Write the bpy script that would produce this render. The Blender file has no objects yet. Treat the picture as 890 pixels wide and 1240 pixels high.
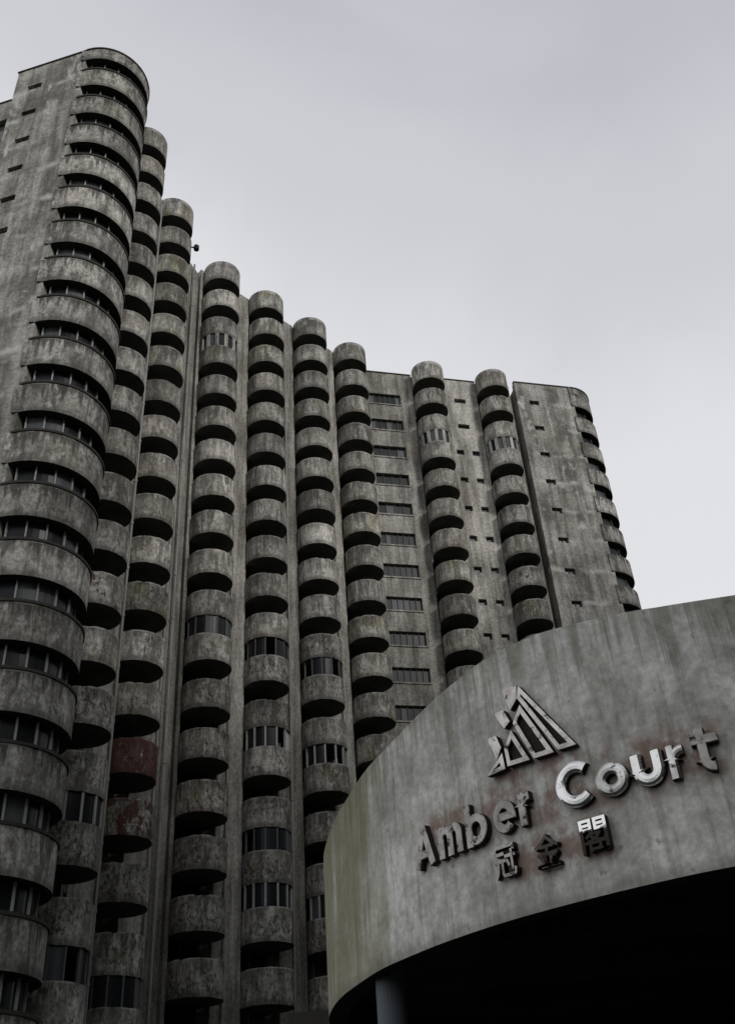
import bpy, bmesh, math, random
from mathutils import Vector, Matrix
random.seed(7)
scene = bpy.context.scene
col = scene.collection
EYE = 1.6                                    # camera height; heights below are given above the eye

# ------------------------------------------------------------------ camera
cam_d = bpy.data.cameras.new('camera'); cam = bpy.data.objects.new('camera', cam_d); col.objects.link(cam)
X = Vector((0.99721043, 0.04347575, -0.060673))
U = Vector((0.0746415, -0.58083598, 0.81059127))
F = Vector((0.0, 0.8128588, 0.58246079))
cam.matrix_world = Matrix(((X.x, U.x, -F.x, 0), (X.y, U.y, -F.y, 0), (X.z, U.z, -F.z, EYE), (0, 0, 0, 1)))
cam_d.sensor_fit = 'HORIZONTAL'; cam_d.sensor_width = 36; cam_d.lens = 1200 / 890 * 36
cam_d.clip_start = 0.1; cam_d.clip_end = 6000
scene.camera = cam

# ------------------------------------------------------------------ sky, sun, exposure
SUN_EL, SUN_AZ = math.radians(28), math.radians(138)      # azimuth from +Y towards +X
world = bpy.data.worlds.new('World'); scene.world = world; world.use_nodes = True
wt = world.node_tree; wt.nodes.clear()
def wn(t, **k):
    n = wt.nodes.new(t)
    for a, b in k.items(): setattr(n, a, b)
    return n
sky = wn('ShaderNodeTexSky', sky_type='NISHITA', sun_disc=False, sun_elevation=SUN_EL, sun_rotation=SUN_AZ,
         altitude=1500, air_density=1.0, dust_density=6.0, ozone_density=1.0)
hsv = wn('ShaderNodeHueSaturation'); hsv.inputs['Saturation'].default_value = 0.12; hsv.inputs['Value'].default_value = 0.09
wt.links.new(sky.outputs[0], hsv.inputs['Color'])
tc = wn('ShaderNodeTexCoord'); sep = wn('ShaderNodeSeparateXYZ'); wt.links.new(tc.outputs['Generated'], sep.inputs[0])
noi = wn('ShaderNodeTexNoise'); noi.inputs['Scale'].default_value = 1.3; noi.inputs['Detail'].default_value = 4; noi.inputs['Roughness'].default_value = .45
wt.links.new(tc.outputs['Generated'], noi.inputs['Vector'])
noi2 = wn('ShaderNodeTexNoise'); noi2.inputs['Scale'].default_value = 3.4; noi2.inputs['Detail'].default_value = 5; noi2.inputs['Roughness'].default_value = .5; noi2.inputs['Distortion'].default_value = .6
wt.links.new(tc.outputs['Generated'], noi2.inputs['Vector'])
def wm(op, a, b, c=0.0):
    n = wn('ShaderNodeMath', operation=op)
    for i, v in enumerate((a, b, c)):
        if isinstance(v, (int, float)): n.inputs[i].default_value = v
        else: wt.links.new(v, n.inputs[i])
    return n.outputs[0]
t_ = wm('MULTIPLY_ADD', sep.outputs['X'], .22, sep.outputs['Z'])          # the cloud deck thickens overhead and to the right
t_ = wm('MULTIPLY_ADD', noi.outputs['Fac'], .34, t_); t_ = wm('MULTIPLY_ADD', noi2.outputs['Fac'], .14, t_)
ramp = wn('ShaderNodeValToRGB'); wt.links.new(wm('MULTIPLY', t_, .770), ramp.inputs[0])
cr = ramp.color_ramp; cr.interpolation = 'EASE'
cr.elements[0].position = 0.40; cr.elements[0].color = (0.83, 0.84, 0.855, 1)
cr.elements[1].position = 0.92; cr.elements[1].color = (0.46, 0.468, 0.520, 1)
e = cr.elements.new(0.70); e.color = (0.76, 0.768, 0.80, 1)
e = cr.elements.new(0.80); e.color = (0.62, 0.626, 0.668, 1)
mix = wn('ShaderNodeMixRGB'); mix.inputs[0].default_value = 0.9
wt.links.new(hsv.outputs[0], mix.inputs[1]); wt.links.new(ramp.outputs[0], mix.inputs[2])
bg = wn('ShaderNodeBackground'); bg.inputs[1].default_value = 1.06
wt.links.new(mix.outputs[0], bg.inputs[0])
wo = wn('ShaderNodeOutputWorld'); wt.links.new(bg.outputs[0], wo.inputs[0])
sun_d = bpy.data.lights.new('sun', 'SUN'); sun_d.energy = 1.5; sun_d.angle = math.radians(12); sun_d.color = (1, .97, .93)
sun = bpy.data.objects.new('sun', sun_d); col.objects.link(sun)
sdir = Vector((math.sin(SUN_AZ) * math.cos(SUN_EL), math.cos(SUN_AZ) * math.cos(SUN_EL), math.sin(SUN_EL)))
sun.rotation_euler = sdir.to_track_quat('Z', 'Y').to_euler(); sun.location = (60, -20, 120)
vs = scene.view_settings; vs.view_transform = 'Standard'; vs.look = 'None'; vs.exposure = 0.0; vs.gamma = 1.0; vs.use_curve_mapping = False

# ------------------------------------------------------------------ materials
class NT:
    def __init__(s, name):
        s.m = bpy.data.materials.new(name); s.m.use_nodes = True; s.t = s.m.node_tree; s.t.nodes.clear()
        s.b = s.t.nodes.new('ShaderNodeBsdfPrincipled'); o = s.t.nodes.new('ShaderNodeOutputMaterial')
        s.t.links.new(s.b.outputs[0], o.inputs[0])
    def node(s, t, **k):
        n = s.t.nodes.new(t)
        for a, b in k.items(): setattr(n, a, b)
        return n
    def set(s, inp, v):
        if isinstance(v, (int, float, tuple)): inp.default_value = v
        else: s.t.links.new(v, inp)
    def math(s, op, a, b=0.0, c=0.0, clamp=False):
        n = s.node('ShaderNodeMath', operation=op, use_clamp=clamp)
        s.set(n.inputs[0], a); s.set(n.inputs[1], b); s.set(n.inputs[2], c); return n.outputs[0]
    def pos(s): return s.node('ShaderNodeNewGeometry').outputs['Position']
    def obj(s): return s.node('ShaderNodeTexCoord').outputs['Object']
    def scale(s, v, xyz, loc=(0, 0, 0)):
        n = s.node('ShaderNodeMapping'); s.set(n.inputs[0], v); n.inputs['Scale'].default_value = xyz; n.inputs['Location'].default_value = loc
        return n.outputs[0]
    def noise(s, v, sc=1.0, det=5, rough=.55, dist=0.0):
        n = s.node('ShaderNodeTexNoise'); s.set(n.inputs['Vector'], v); n.inputs['Scale'].default_value = sc
        n.inputs['Detail'].default_value = det; n.inputs['Roughness'].default_value = rough; n.inputs['Distortion'].default_value = dist
        return n.outputs['Fac']
    def step(s, v, lo, hi, a=0.0, b=1.0):
        n = s.node('ShaderNodeMapRange', interpolation_type='SMOOTHSTEP'); s.set(n.inputs[0], v)
        for i, q in enumerate((lo, hi, a, b)): s.set(n.inputs[i + 1], q)
        return n.outputs[0]
    def mix(s, f, a, b):
        n = s.node('ShaderNodeMixRGB'); s.set(n.inputs[0], f)
        s.set(n.inputs[1], a if not isinstance(a, tuple) else (*a, 1)[:4]); s.set(n.inputs[2], b if not isinstance(b, tuple) else (*b, 1)[:4])
        return n.outputs[0]
    def mul(s, a, b):
        n = s.node('ShaderNodeMixRGB', blend_type='MULTIPLY'); n.inputs[0].default_value = 1
        s.set(n.inputs[1], a); s.set(n.inputs[2], b); return n.outputs[0]
    def bump(s, h, st=.4, d=.02):
        n = s.node('ShaderNodeBump'); n.inputs['Strength'].default_value = st; n.inputs['Distance'].default_value = d
        s.set(n.inputs['Height'], h); s.t.links.new(n.outputs[0], s.b.inputs['Normal'])
    def fin(s, c, rough=.9, metal=0.0, spec=.3):
        s.set(s.b.inputs['Base Color'], c if not isinstance(c, tuple) else (*c, 1)[:4]); s.set(s.b.inputs['Roughness'], rough)
        s.set(s.b.inputs['Metallic'], metal); s.b.inputs['Specular IOR Level'].default_value = spec; return s.m

def concrete(name, light, dark, streak=.5, pitted=False, drip=None, whitewash=0.0, joints=0.0, dstr=.5):
    """weathered concrete; object colour R = red paint left, G = moss, B = brightness"""
    k = NT(name); p = k.pos()
    oi = k.node('ShaderNodeObjectInfo'); sc = k.node('ShaderNodeSeparateColor'); k.t.links.new(oi.outputs['Color'], sc.inputs[0])
    rnd = oi.outputs['Random']
    n1 = k.noise(p, .45, 5, .6, .4)
    n2 = k.noise(k.scale(p, (1.9, 1.9, .16)), 1.0, 6, .62)
    n3 = k.noise(p, 5.5, 5, .65)
    f = k.math('ADD', k.math('MULTIPLY', n1, 1 - streak), k.math('MULTIPLY', n2, streak))
    f = k.step(f, .38, .62)
    c = k.mix(f, dark, light)
    c = k.mul(c, k.mix(k.step(n3, .30, .70), (.62, .61, .59), (1.12, 1.12, 1.12)) if not pitted else k.mix(k.step(n3, .34, .66), (.60, .59, .58), (1.12, 1.12, 1.12)))
    c = k.mul(c, k.mix(k.step(k.noise(k.scale(p, (1, 1, .6), (6, 2, 9)), .22, 4, .5, .8), .4, .6), (.78, .77, .75), (1.1, 1.1, 1.1)))
    if whitewash:                                           # lime runs and patched render
        w = k.math('MULTIPLY', k.step(k.noise(k.scale(p, (.8, .8, .42), (3, 1, 7)), 1.0, 7, .68, .6), .55, .70), whitewash)
        c = k.mix(w, c, (.58, .57, .54))
    if joints:                                              # pour joints with bled lime, one each storey
        z = k.node('ShaderNodeSeparateXYZ'); k.set(z.inputs[0], p)
        zz = k.math('ADD', k.math('MULTIPLY', k.math('SUBTRACT', k.noise(k.scale(p, (.5, .5, .1)), 1, 4), .5), .9), z.outputs[2])
        d = k.math('ABSOLUTE', k.math('SUBTRACT', k.math('FRACT', k.math('DIVIDE', zz, 2.94)), .5))
        j = k.math('MULTIPLY', k.step(d, .0, .13, 1.0, 0.0), k.step(k.noise(k.scale(p, (.6, .6, .5), (5, 1, 1)), 1, 6, .7), .45, .62))
        c = k.mix(k.math('MULTIPLY', j, joints), c, (.60, .59, .56))
    ms = k.noise(k.scale(p, (.7, .7, .5), (11, 5, 2)), 1.0, 4, .6)
    ms = k.step(ms, k.math('SUBTRACT', .73, k.math('MULTIPLY', sc.outputs[1], .42)), k.math('SUBTRACT', .86, k.math('MULTIPLY', sc.outputs[1], .36)))
    c = k.mix(k.math('MULTIPLY', ms, .65), c, (.180, .166, .070))
    if pitted:                                              # fallen mosaic and black mould flecks; extra ones on low floors stand in for shade
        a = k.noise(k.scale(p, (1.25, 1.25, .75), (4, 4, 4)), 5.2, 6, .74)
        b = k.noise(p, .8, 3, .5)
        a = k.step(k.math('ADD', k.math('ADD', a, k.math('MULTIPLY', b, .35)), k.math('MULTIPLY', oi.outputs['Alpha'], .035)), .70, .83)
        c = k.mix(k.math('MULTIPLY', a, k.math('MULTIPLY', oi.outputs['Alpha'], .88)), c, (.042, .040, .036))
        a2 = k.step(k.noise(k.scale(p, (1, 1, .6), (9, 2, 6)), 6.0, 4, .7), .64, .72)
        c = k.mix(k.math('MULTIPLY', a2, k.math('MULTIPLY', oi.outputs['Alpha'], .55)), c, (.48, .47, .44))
    if pitted:                                              # large tongues of black mould
        mo = k.step(k.noise(k.scale(p, (1.3, 1.3, .26), (21, 3, 5)), 1.3, 7, .66, .3), .49, .60)
        c = k.mix(k.math('MULTIPLY', mo, .62), c, (.062, .060, .053))
        sm = k.step(k.noise(k.scale(p, (1.5, 1.5, .8), (2, 31, 5)), 1.5, 7, .70, .4), .53, .66)
        c = k.mix(k.math('MULTIPLY', sm, .48), c, (.66, .65, .615))
    if drip:                                                # rain runs that start under the coping, object z from drip downwards
        oz = k.node('ShaderNodeSeparateXYZ'); k.set(oz.inputs[0], k.obj())
        d = k.math('SUBTRACT', drip, oz.outputs[2])
        ln = k.math('MULTIPLY', k.step(k.noise(k.scale(p, (3.4, 3.4, .05), (2, 2, 2)), 1.0, 5, .7), .38, .74), drip * (.95 if dstr < .6 else .7))
        dm = k.step(k.math('SUBTRACT', ln, d), -.06, .30)
        c = k.mix(k.math('MULTIPLY', dm, dstr), c, (.062, .059, .054))
        lip = k.math('MULTIPLY', k.step(d, .03, .10, 1.0, 0.0), k.step(k.noise(k.scale(p, (1.3, 1.3, .1), (8, 8, 1)), 1, 5, .7), .42, .58))
        c = k.mix(k.math('MULTIPLY', lip, .55), c, (.56, .55, .52))
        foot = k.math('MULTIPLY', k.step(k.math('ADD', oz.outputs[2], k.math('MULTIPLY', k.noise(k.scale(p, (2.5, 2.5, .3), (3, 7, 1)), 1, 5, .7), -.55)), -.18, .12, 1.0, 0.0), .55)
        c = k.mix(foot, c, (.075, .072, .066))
    rs = k.noise(k.scale(p, (2.6, 2.6, 1.8), (1, 8, 3)), 1.0, 6, .7)
    rs = k.step(rs, k.math('SUBTRACT', .80, k.math('MULTIPLY', sc.outputs[0], .50)), k.math('SUBTRACT', .84, k.math('MULTIPLY', sc.outputs[0], .50)))
    c = k.mix(k.math('MULTIPLY', rs, k.math('MINIMUM', k.math('MULTIPLY', sc.outputs[0], 4.0), .85)), c, (.070, .020, .017))
    v = k.math('MULTIPLY', sc.outputs[2], k.math('ADD', .86, k.math('MULTIPLY', rnd, .28)))
    cc = k.node('ShaderNodeCombineColor')
    for i in range(3): k.set(cc.inputs[i], v)
    c = k.mul(c, cc.outputs[0])
    k.bump(k.math('ADD', n3, k.math('MULTIPLY', n2, .6)), .5, .03)
    return k.fin(c, .92, spec=.2)

MAT = {}
MAT['wall'] = concrete('weathered_wall_concrete', (.430, .420, .390), (.185, .180, .164), .65)
MAT['tower'] = concrete('tower_wall_concrete', (.430, .420, .395), (.160, .155, .144), .55, whitewash=.85, joints=.6)
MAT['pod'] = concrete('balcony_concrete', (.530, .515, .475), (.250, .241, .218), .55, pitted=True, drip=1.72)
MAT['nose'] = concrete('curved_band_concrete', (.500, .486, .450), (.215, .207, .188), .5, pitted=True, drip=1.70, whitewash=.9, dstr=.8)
MAT['pilaster'] = concrete('pilaster_concrete', (.420, .408, .375), (.175, .168, .150), .7)
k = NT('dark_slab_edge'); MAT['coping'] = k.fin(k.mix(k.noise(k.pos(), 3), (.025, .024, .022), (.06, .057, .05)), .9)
k = NT('dark_window_glass'); n = k.noise(k.pos(), .7, 2)
MAT['glass'] = k.fin(k.mix(n, (.006, .007, .009), (.02, .022, .027)), .28, spec=.16)
k = NT('curtained_glass'); n = k.noise(k.scale(k.pos(), (5, 5, .4)), 1, 4)
MAT['curtain'] = k.fin(k.mix(n, (.03, .033, .04), (.13, .135, .15)), .4, spec=.2)
k = NT('dark_door'); MAT['door'] = k.fin(k.mix(k.noise(k.pos(), 1.2), (.006, .006, .006), (.02, .019, .018)), .6, spec=.1)
k = NT('mullion_paint'); MAT['mullion'] = k.fin(k.mix(k.noise(k.pos(), 4), (.22, .22, .21), (.46, .46, .45)), .7)
k = NT('mullion_dark'); MAT['mullion_dark'] = k.fin(k.mix(k.noise(k.pos(), 4), (.05, .05, .048), (.14, .14, .135)), .7)
k = NT('white_panel'); MAT['white'] = k.fin(k.mix(k.noise(k.pos(), 6), (.36, .37, .38), (.6, .61, .62)), .7)
k = NT('pipe_paint'); MAT['pipe'] = k.fin(k.mix(k.noise(k.scale(k.pos(), (6, 6, .6)), 1, 5), (.14, .135, .125), (.46, .45, .43)), .75)
k = NT('rusty_dark_metal'); MAT['darkmetal'] = k.fin(k.mix(k.noise(k.pos(), 9), (.012, .011, .010), (.05, .035, .028)), .7)
k = NT('asphalt'); n = k.noise(k.pos(), 2.5, 8, .7); k.bump(n, .3)
MAT['asphalt'] = k.fin(k.mix(n, (.028, .028, .029), (.062, .061, .059)), .92)
k = NT('shade_hill_forest'); n = k.noise(k.pos(), .35, 8, .7); k.bump(n, 1, .6)
MAT['shade_hill_forest'] = k.fin(k.mix(n, (.018, .028, .012), (.06, .08, .032)), .95, spec=.1)
k = NT('roof_felt'); MAT['roof'] = k.fin(k.mix(k.noise(k.pos(), 1.5, 6), (.03, .03, .03), (.08, .078, .07)), .95)
k = NT('blue_grey_paint'); n = k.noise(k.scale(k.pos(), (5, 5, .8)), 1, 6)
MAT['column'] = k.fin(k.mix(n, (.07, .085, .10), (.15, .17, .19)), .55)
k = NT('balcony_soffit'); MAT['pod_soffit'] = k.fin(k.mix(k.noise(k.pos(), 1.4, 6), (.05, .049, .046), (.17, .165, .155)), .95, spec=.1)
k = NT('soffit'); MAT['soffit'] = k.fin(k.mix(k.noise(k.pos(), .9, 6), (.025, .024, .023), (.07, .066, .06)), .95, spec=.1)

# ------------------------------------------------------------------ mesh helpers
def mesh(name, verts, faces, mats, idx=None, smooth=False, uv=None):
    me = bpy.data.meshes.new(name); me.from_pydata([tuple(v) for v in verts], [], faces)
    for m in (mats if isinstance(mats, (list, tuple)) else [mats]): me.materials.append(m)
    if idx: me.polygons.foreach_set('material_index', idx)
    if uv:
        l = me.uv_layers.new(name='UVMap')
        for lp in me.loops: l.data[lp.index].uv = uv[lp.vertex_index]
    if smooth: me.shade_smooth()
    me.update(); return me
def fixn(me):
    b = bmesh.new(); b.from_mesh(me); bmesh.ops.recalc_face_normals(b, faces=b.faces); b.to_mesh(me); b.free(); return me
class G:
    def __init__(s): s.v = []; s.f = []; s.mi = []
    def quad(s, a, b, c, d, m=0):
        n = len(s.v); s.v += [a, b, c, d]; s.f.append((n, n + 1, n + 2, n + 3)); s.mi.append(m)
    def prism(s, poly, z0, z1, m=0):
        n = len(s.v); k = len(poly)
        s.v += [(p[0], p[1], z0) for p in poly] + [(p[0], p[1], z1) for p in poly]
        s.f += [tuple(range(n + k - 1, n - 1, -1)), tuple(range(n + k, n + 2 * k))]; s.mi += [m, m]
        for i in range(k):
            j = (i + 1) % k; s.f.append((n + i, n + j, n + k + j, n + k + i)); s.mi.append(m)
    def box(s, x0, x1, y0, y1, z0, z1, m=0): s.prism([(x0, y0), (x1, y0), (x1, y1), (x0, y1)], z0, z1, m)
    def make(s, name, mats, smooth=False): return fixn(mesh(name, s.v, s.f, mats, s.mi, smooth))
def empty(name, loc):
    o = bpy.data.objects.new(name, None); col.objects.link(o); o.location = loc; o.empty_display_size = .5; return o
def tag(o, label, cat=None, group=None, kind=None):
    if label: o['label'] = label
    if cat: o['category'] = cat
    if group: o['group'] = group
    if kind: o['kind'] = kind
    return o
WORLD = {}
def add(name, me, parent=None, mw=Matrix.Identity(4), color=None):
    """link a mesh object whose world matrix is mw"""
    o = bpy.data.objects.new(name, me); col.objects.link(o); WORLD[o.name] = mw
    if parent is not None:
        pw = WORLD.get(parent.name, Matrix.Translation(parent.location))
        o.parent = parent; o.matrix_local = pw.inverted() @ mw
    else: o.matrix_local = mw
    o.color = (0, 0, 1, 1) if color is None else (tuple(color) if len(color) == 4 else (*color, 1))
    return o
class Frame:
    """a facade line: s to the right as seen from outside, t into the building, z above the eye"""
    def __init__(s, o, d):
        s.o = Vector((o[0], o[1])); s.d = Vector(d).normalized(); s.n = Vector((s.d.y, -s.d.x))
    def xy(s, a, t=0): q = s.o + s.d * a - s.n * t; return (q.x, q.y)
    def pt(s, a, t, z): q = s.xy(a, t); return (q[0], q[1], z + EYE)
    def mw(s, a, t, z):
        q = s.xy(a, t)
        return Matrix(((s.d.x, -s.n.x, 0, q[0]), (s.d.y, -s.n.y, 0, q[1]), (0, 0, 1, z + EYE), (0, 0, 0, 1)))
    def box(s, name, a0, a1, t0, t1, z0, z1, mat, parent, color=None):
        g = G(); g.prism([s.xy(a0, t0), s.xy(a1, t0), s.xy(a1, t1), s.xy(a0, t1)], z0 + EYE, z1 + EYE)
        return add(name, g.make(name, mat), parent, color=color)
    def wall(s, name, a0, a1, z0, z1, holes, mat, parent, t0=0.0, reveal=.28, color=None):
        """front sheet with real openings and their reveals"""
        ss = sorted({a0, a1, *[h[0] for h in holes], *[h[1] for h in holes]}); zz = sorted({z0, z1, *[h[2] for h in holes], *[h[3] for h in holes]})
        g = G()
        for i in range(len(ss) - 1):
            for j in range(len(zz) - 1):
                cs, cz = (ss[i] + ss[i + 1]) / 2, (zz[j] + zz[j + 1]) / 2
                if any(h[0] < cs < h[1] and h[2] < cz < h[3] for h in holes): continue
                g.quad(s.pt(ss[i], t0, zz[j]), s.pt(ss[i + 1], t0, zz[j]), s.pt(ss[i + 1], t0, zz[j + 1]), s.pt(ss[i], t0, zz[j + 1]))
        for h in holes:
            r = t0 + reveal; c = [(h[0], h[2]), (h[1], h[2]), (h[1], h[3]), (h[0], h[3])]
            for q in range(4):
                p0, p1 = c[q], c[(q + 1) % 4]
                g.quad(s.pt(p0[0], t0, p0[1]), s.pt(p0[0], r, p0[1]), s.pt(p1[0], r, p1[1]), s.pt(p1[0], t0, p1[1]))
        r = t0 + .5                                        # end returns and top
        for a in (a0, a1): g.quad(s.pt(a, t0, z0), s.pt(a, r, z0), s.pt(a, r, z1), s.pt(a, t0, z1))
        g.quad(s.pt(a0, t0, z1), s.pt(a1, t0, z1), s.pt(a1, r, z1), s.pt(a0, r, z1))
        return add(name, mesh(name, g.v, g.f, mat), parent, color=color)

ROOF = 61.0; FLOOR = 2.94; B0 = 59.05; NF = 20; LOW = -EYE + .0

# ------------------------------------------------------------------ ground, and an unseen hill added to shade the lower floors
g = G(); g.quad((-1500, -1500, 0), (1500, -1500, 0), (1500, 1500, 0), (-1500, 1500, 0))
tag(add('ground', g.make('ground', MAT['asphalt'])), None, kind='structure')
HK = [(36, 0), (50, 44), (78, 72), (95, 78), (135, 78), (156, 62), (174, 36), (190, 14), (250, 6), (292, 6), (312, 0)]  # crest height by azimuth, shaped to keep light off the lower floors
def shade_hillside():
    vs, fs = [], []; na, nr = 130, 30
    for i in range(na + 1):
        az = HK[0][0] + (HK[-1][0] - HK[0][0]) * i / na; a = math.radians(az)
        for (a0, h0), (a1, h1) in zip(HK, HK[1:]):
            if a0 <= az <= a1: top = h0 + (h1 - h0) * (az - a0) / (a1 - a0)
        r0 = 26 if az < 105 else 26 - 11 * min(1, (az - 105) / 40)
        for j in range(nr + 1):
            q = j / nr; r = r0 + 260 * q ** 1.7
            h = top * (1 - math.exp(-(r - r0) / 16)) * (1 + .003 * (r - r0))
            h *= .9 + .12 * math.sin(a * 9 + r * .03) + .06 * math.sin(a * 23 + r * .11)
            h += random.uniform(-1.2, 1.2) * min(1, q * 6) * min(1, top / 10)
            vs.append((math.sin(a) * r, math.cos(a) * r, h - .6))
    for i in range(na):
        for j in range(nr):
            p = i * (nr + 1) + j; fs.append((p, p + nr + 1, p + nr + 2, p + 1))
    o = add('shade_hillside', fixn(mesh('shade_hillside', vs, fs, MAT['shade_hill_forest'], smooth=True)))
    tag(o, None, kind='structure')
shade_hillside()

# ------------------------------------------------------------------ apartment building
bld = empty('apartment_building', (0, 60, 0))
tag(bld, 'tall grey concave apartment tower with stacked rounded balconies and stained concrete walls', 'apartment building')

M1 = Frame((-14.12, 38.3), (.154, .988))
M2 = Frame((-12.75, 47.5), (.328, .945))
WL = Frame((-11.5, 51.1), (.69, .724))
WR = Frame((.3, 63.75), (.9688, .2479))
RB = Frame((14.08, 66.72), (.969, .246))
AF = Frame((-20.24, 34.42), (.973, -.233))

# cores behind the facades
M1.box('core', -1.0, 10.2, 1.32, 11, LOW, ROOF - .4, MAT['wall'], bld)
M2.box('core', -1.0, 4.0, .6, 11, LOW, ROOF - .42, MAT['wall'], bld)
WL.box('core', -.4, 18.4, 1.32, 11, LOW, ROOF - .44, MAT['wall'], bld)
WR.box('core', -3.0, 13.3, 1.32, 11, LOW, ROOF - .46, MAT['wall'], bld)
RB.box('core', .02, 5.4, .55, 5.1, LOW, ROOF - .48, MAT['wall'], bld)
AF.box('core', .02, 4.8, .55, 5.1, LOW, ROOF - .5, MAT['wall'], bld)
AF.box('core', -14, .6, 1.9, 9, LOW, ROOF - .52, MAT['wall'], bld)

# balcony pods: local x along the facade, -y outwards, z = 0 at the underside
R1, RI, YB = 1.40, 1.27, .75
def arc(r, yb, n, y_shift=0):
    a0 = math.asin(yb / r)
    return [(r * math.cos(t), r * math.sin(t)) for t in [math.pi - a0 + (math.pi + 2 * a0) * i / n for i in range(n + 1)]]
def pod_mesh(name, h, cap=False, seed=0):
    rnd = random.Random(seed); n = 34
    o = arc(R1, YB, n); q = arc(RI, YB, n); g = G()
    hx = o[-1][0]
    slab = o + [(hx, 1.75), (-hx, 1.75)]
    m = len(o)
    base = len(g.v); zt = [h + rnd.uniform(-.018, .012) for _ in o]; zb = [rnd.uniform(-.012, .02) for _ in o]
    for _ in range(rnd.choice((0, 0, 1, 2)) if not cap else 0):
        q_ = rnd.randrange(3, m - 4); zt[q_] -= rnd.uniform(.02, .09); zt[q_ + 1] -= rnd.uniform(.01, .06)
    for _ in range(rnd.choice((0, 1, 2))):
        q_ = rnd.randrange(3, m - 3); zb[q_] += rnd.uniform(.02, .07)
    g.v += [(x, y, z) for (x, y), z in zip(o, zb)] + [(x, y, z) for (x, y), z in zip(o, zt)]
    for i in range(m - 1): g.f.append((base + i, base + i + 1, base + m + i + 1, base + m + i)); g.mi.append(0)
    if cap:
        k = len(g.v); g.v += [(x, y, h - .0) for x, y in slab]; g.f.append(tuple(range(k, k + len(slab)))); g.mi.append(0)
    else:
        k = len(g.v)
        g.v += [(x, y, z) for (x, y), z in zip(q, zt)] + [(x, y, .2) for x, y in q]
        for i in range(m - 1):
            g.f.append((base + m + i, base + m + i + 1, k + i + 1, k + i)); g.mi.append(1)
            g.f.append((k + i, k + i + 1, k + m + i + 1, k + m + i)); g.mi.append(0)
        k2 = len(g.v); g.v += [(x, y, .2) for x, y in q] + [(q[-1][0], 1.75, .2), (-q[-1][0], 1.75, .2)]
        g.f.append(tuple(range(k2, len(g.v)))); g.mi.append(0)
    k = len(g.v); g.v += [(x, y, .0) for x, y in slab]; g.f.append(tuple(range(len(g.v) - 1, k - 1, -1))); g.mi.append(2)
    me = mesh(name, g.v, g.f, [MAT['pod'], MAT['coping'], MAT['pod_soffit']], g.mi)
    return me
POD = [pod_mesh('balcony', 1.72, seed=i) for i in range(9)]
CAP = pod_mesh('balcony_cap', ROOF - B0, True, 9)
g = G(); g.box(-1.16, 1.16, 0, .05, .2, 2.94)
for x in (-1.16, -.05, 1.06): g.box(x, x + .1, -.03, .0, .2, 2.94, 1)
DOOR = g.make('balcony_door', [MAT['door'], MAT['mullion_dark']])
DOOR2 = fixn(mesh('balcony_door', g.v, g.f, [MAT['curtain'], MAT['mullion']], g.mi))
# enclosed balconies: flush glazing on the cylinder between two bands
def ring_piece(name, a, w, r0, r1, z0, z1, mat, n=3):
    p = [(r1 * math.sin(a + w * (i / n - .5)), -r1 * math.cos(a + w * (i / n - .5))) for i in range(n + 1)]
    q = [(r0 * math.sin(a + w * (i / n - .5)), -r0 * math.cos(a + w * (i / n - .5))) for i in range(n, -1, -1)]
    g = G(); g.prism(p + q, z0, z1); return g.make(name, mat)
NPANE = 7; SPAN = math.radians(196)
PANE, PANEC, PANEW, MULL, MULLW, MULLD = [], [], [], [], [], []
for i in range(NPANE):
    a = SPAN * ((i + .5) / NPANE - .5); w = SPAN / NPANE
    for L, mt in ((PANE, 'glass'), (PANEC, 'curtain'), (PANEW, 'white')): L.append(ring_piece('pane', a, w * .96, 1.27, 1.31, 1.72, 2.96, MAT[mt]))
for i in range(NPANE + 1):
    a = SPAN * (i / NPANE - .5)
    MULL.append(ring_piece('mullion', a, .075, 1.26, 1.385, 1.72, 2.96, MAT['mullion'], 1))
    MULLD.append(ring_piece('mullion', a, .06, 1.26, 1.36, 1.72, 2.96, MAT['mullion_dark'], 1))
    MULLW.append(ring_piece('mullion', a, .20, 1.26, 1.395, 1.72, 2.96, MAT['pod'], 2))

COLS = {  # name: frame, s, centre offset in front of the wall
    'B': (M1, 1.785, .61), '2': (M1, 7.66, .43), '3': (WL, 1.58, .55), '4': (WL, 6.03, .55), '5': (WL, 10.57, .66), '6': (WL, 15.1, .72),
    '7': (WR, 5.87, .70), '8': (WR, 11.82, .58)}
GLAZED = {('3', 2): 'w', ('7', 2): 'w', ('8', 2): 'w', ('3', 10): 'd', ('4', 10): 'd', ('4', 12): 'b', ('4', 14): 'd', ('4', 15): 'm',
          ('5', 10): 'd', ('5', 12): 'b', ('5', 15): 'm', ('B', 15): 'm', ('B', 17): 'd', ('2', 17): 'd'}
RED = {('2', 14): .9, ('2', 15): .62, ('B', 12): .5, ('B', 14): .4, ('B', 15): .4, ('3', 9): .32, ('3', 10): .34, ('3', 13): .42, ('3', 14): .5, ('3', 15): .42,
       ('4', 13): .3, ('8', 7): .45, ('8', 8): .3, ('8', 6): .28, ('3', 16): .4, ('3', 17): .35, ('2', 16): .4, ('4', 16): .3, ('5', 8): .22, ('5', 9): .25, ('5', 11): .3}
MOSS = {'B': .55, '2': .62, '3': .45, '4': .50, '5': .50, '6': .62, '7': .60, '8': .5}
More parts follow.
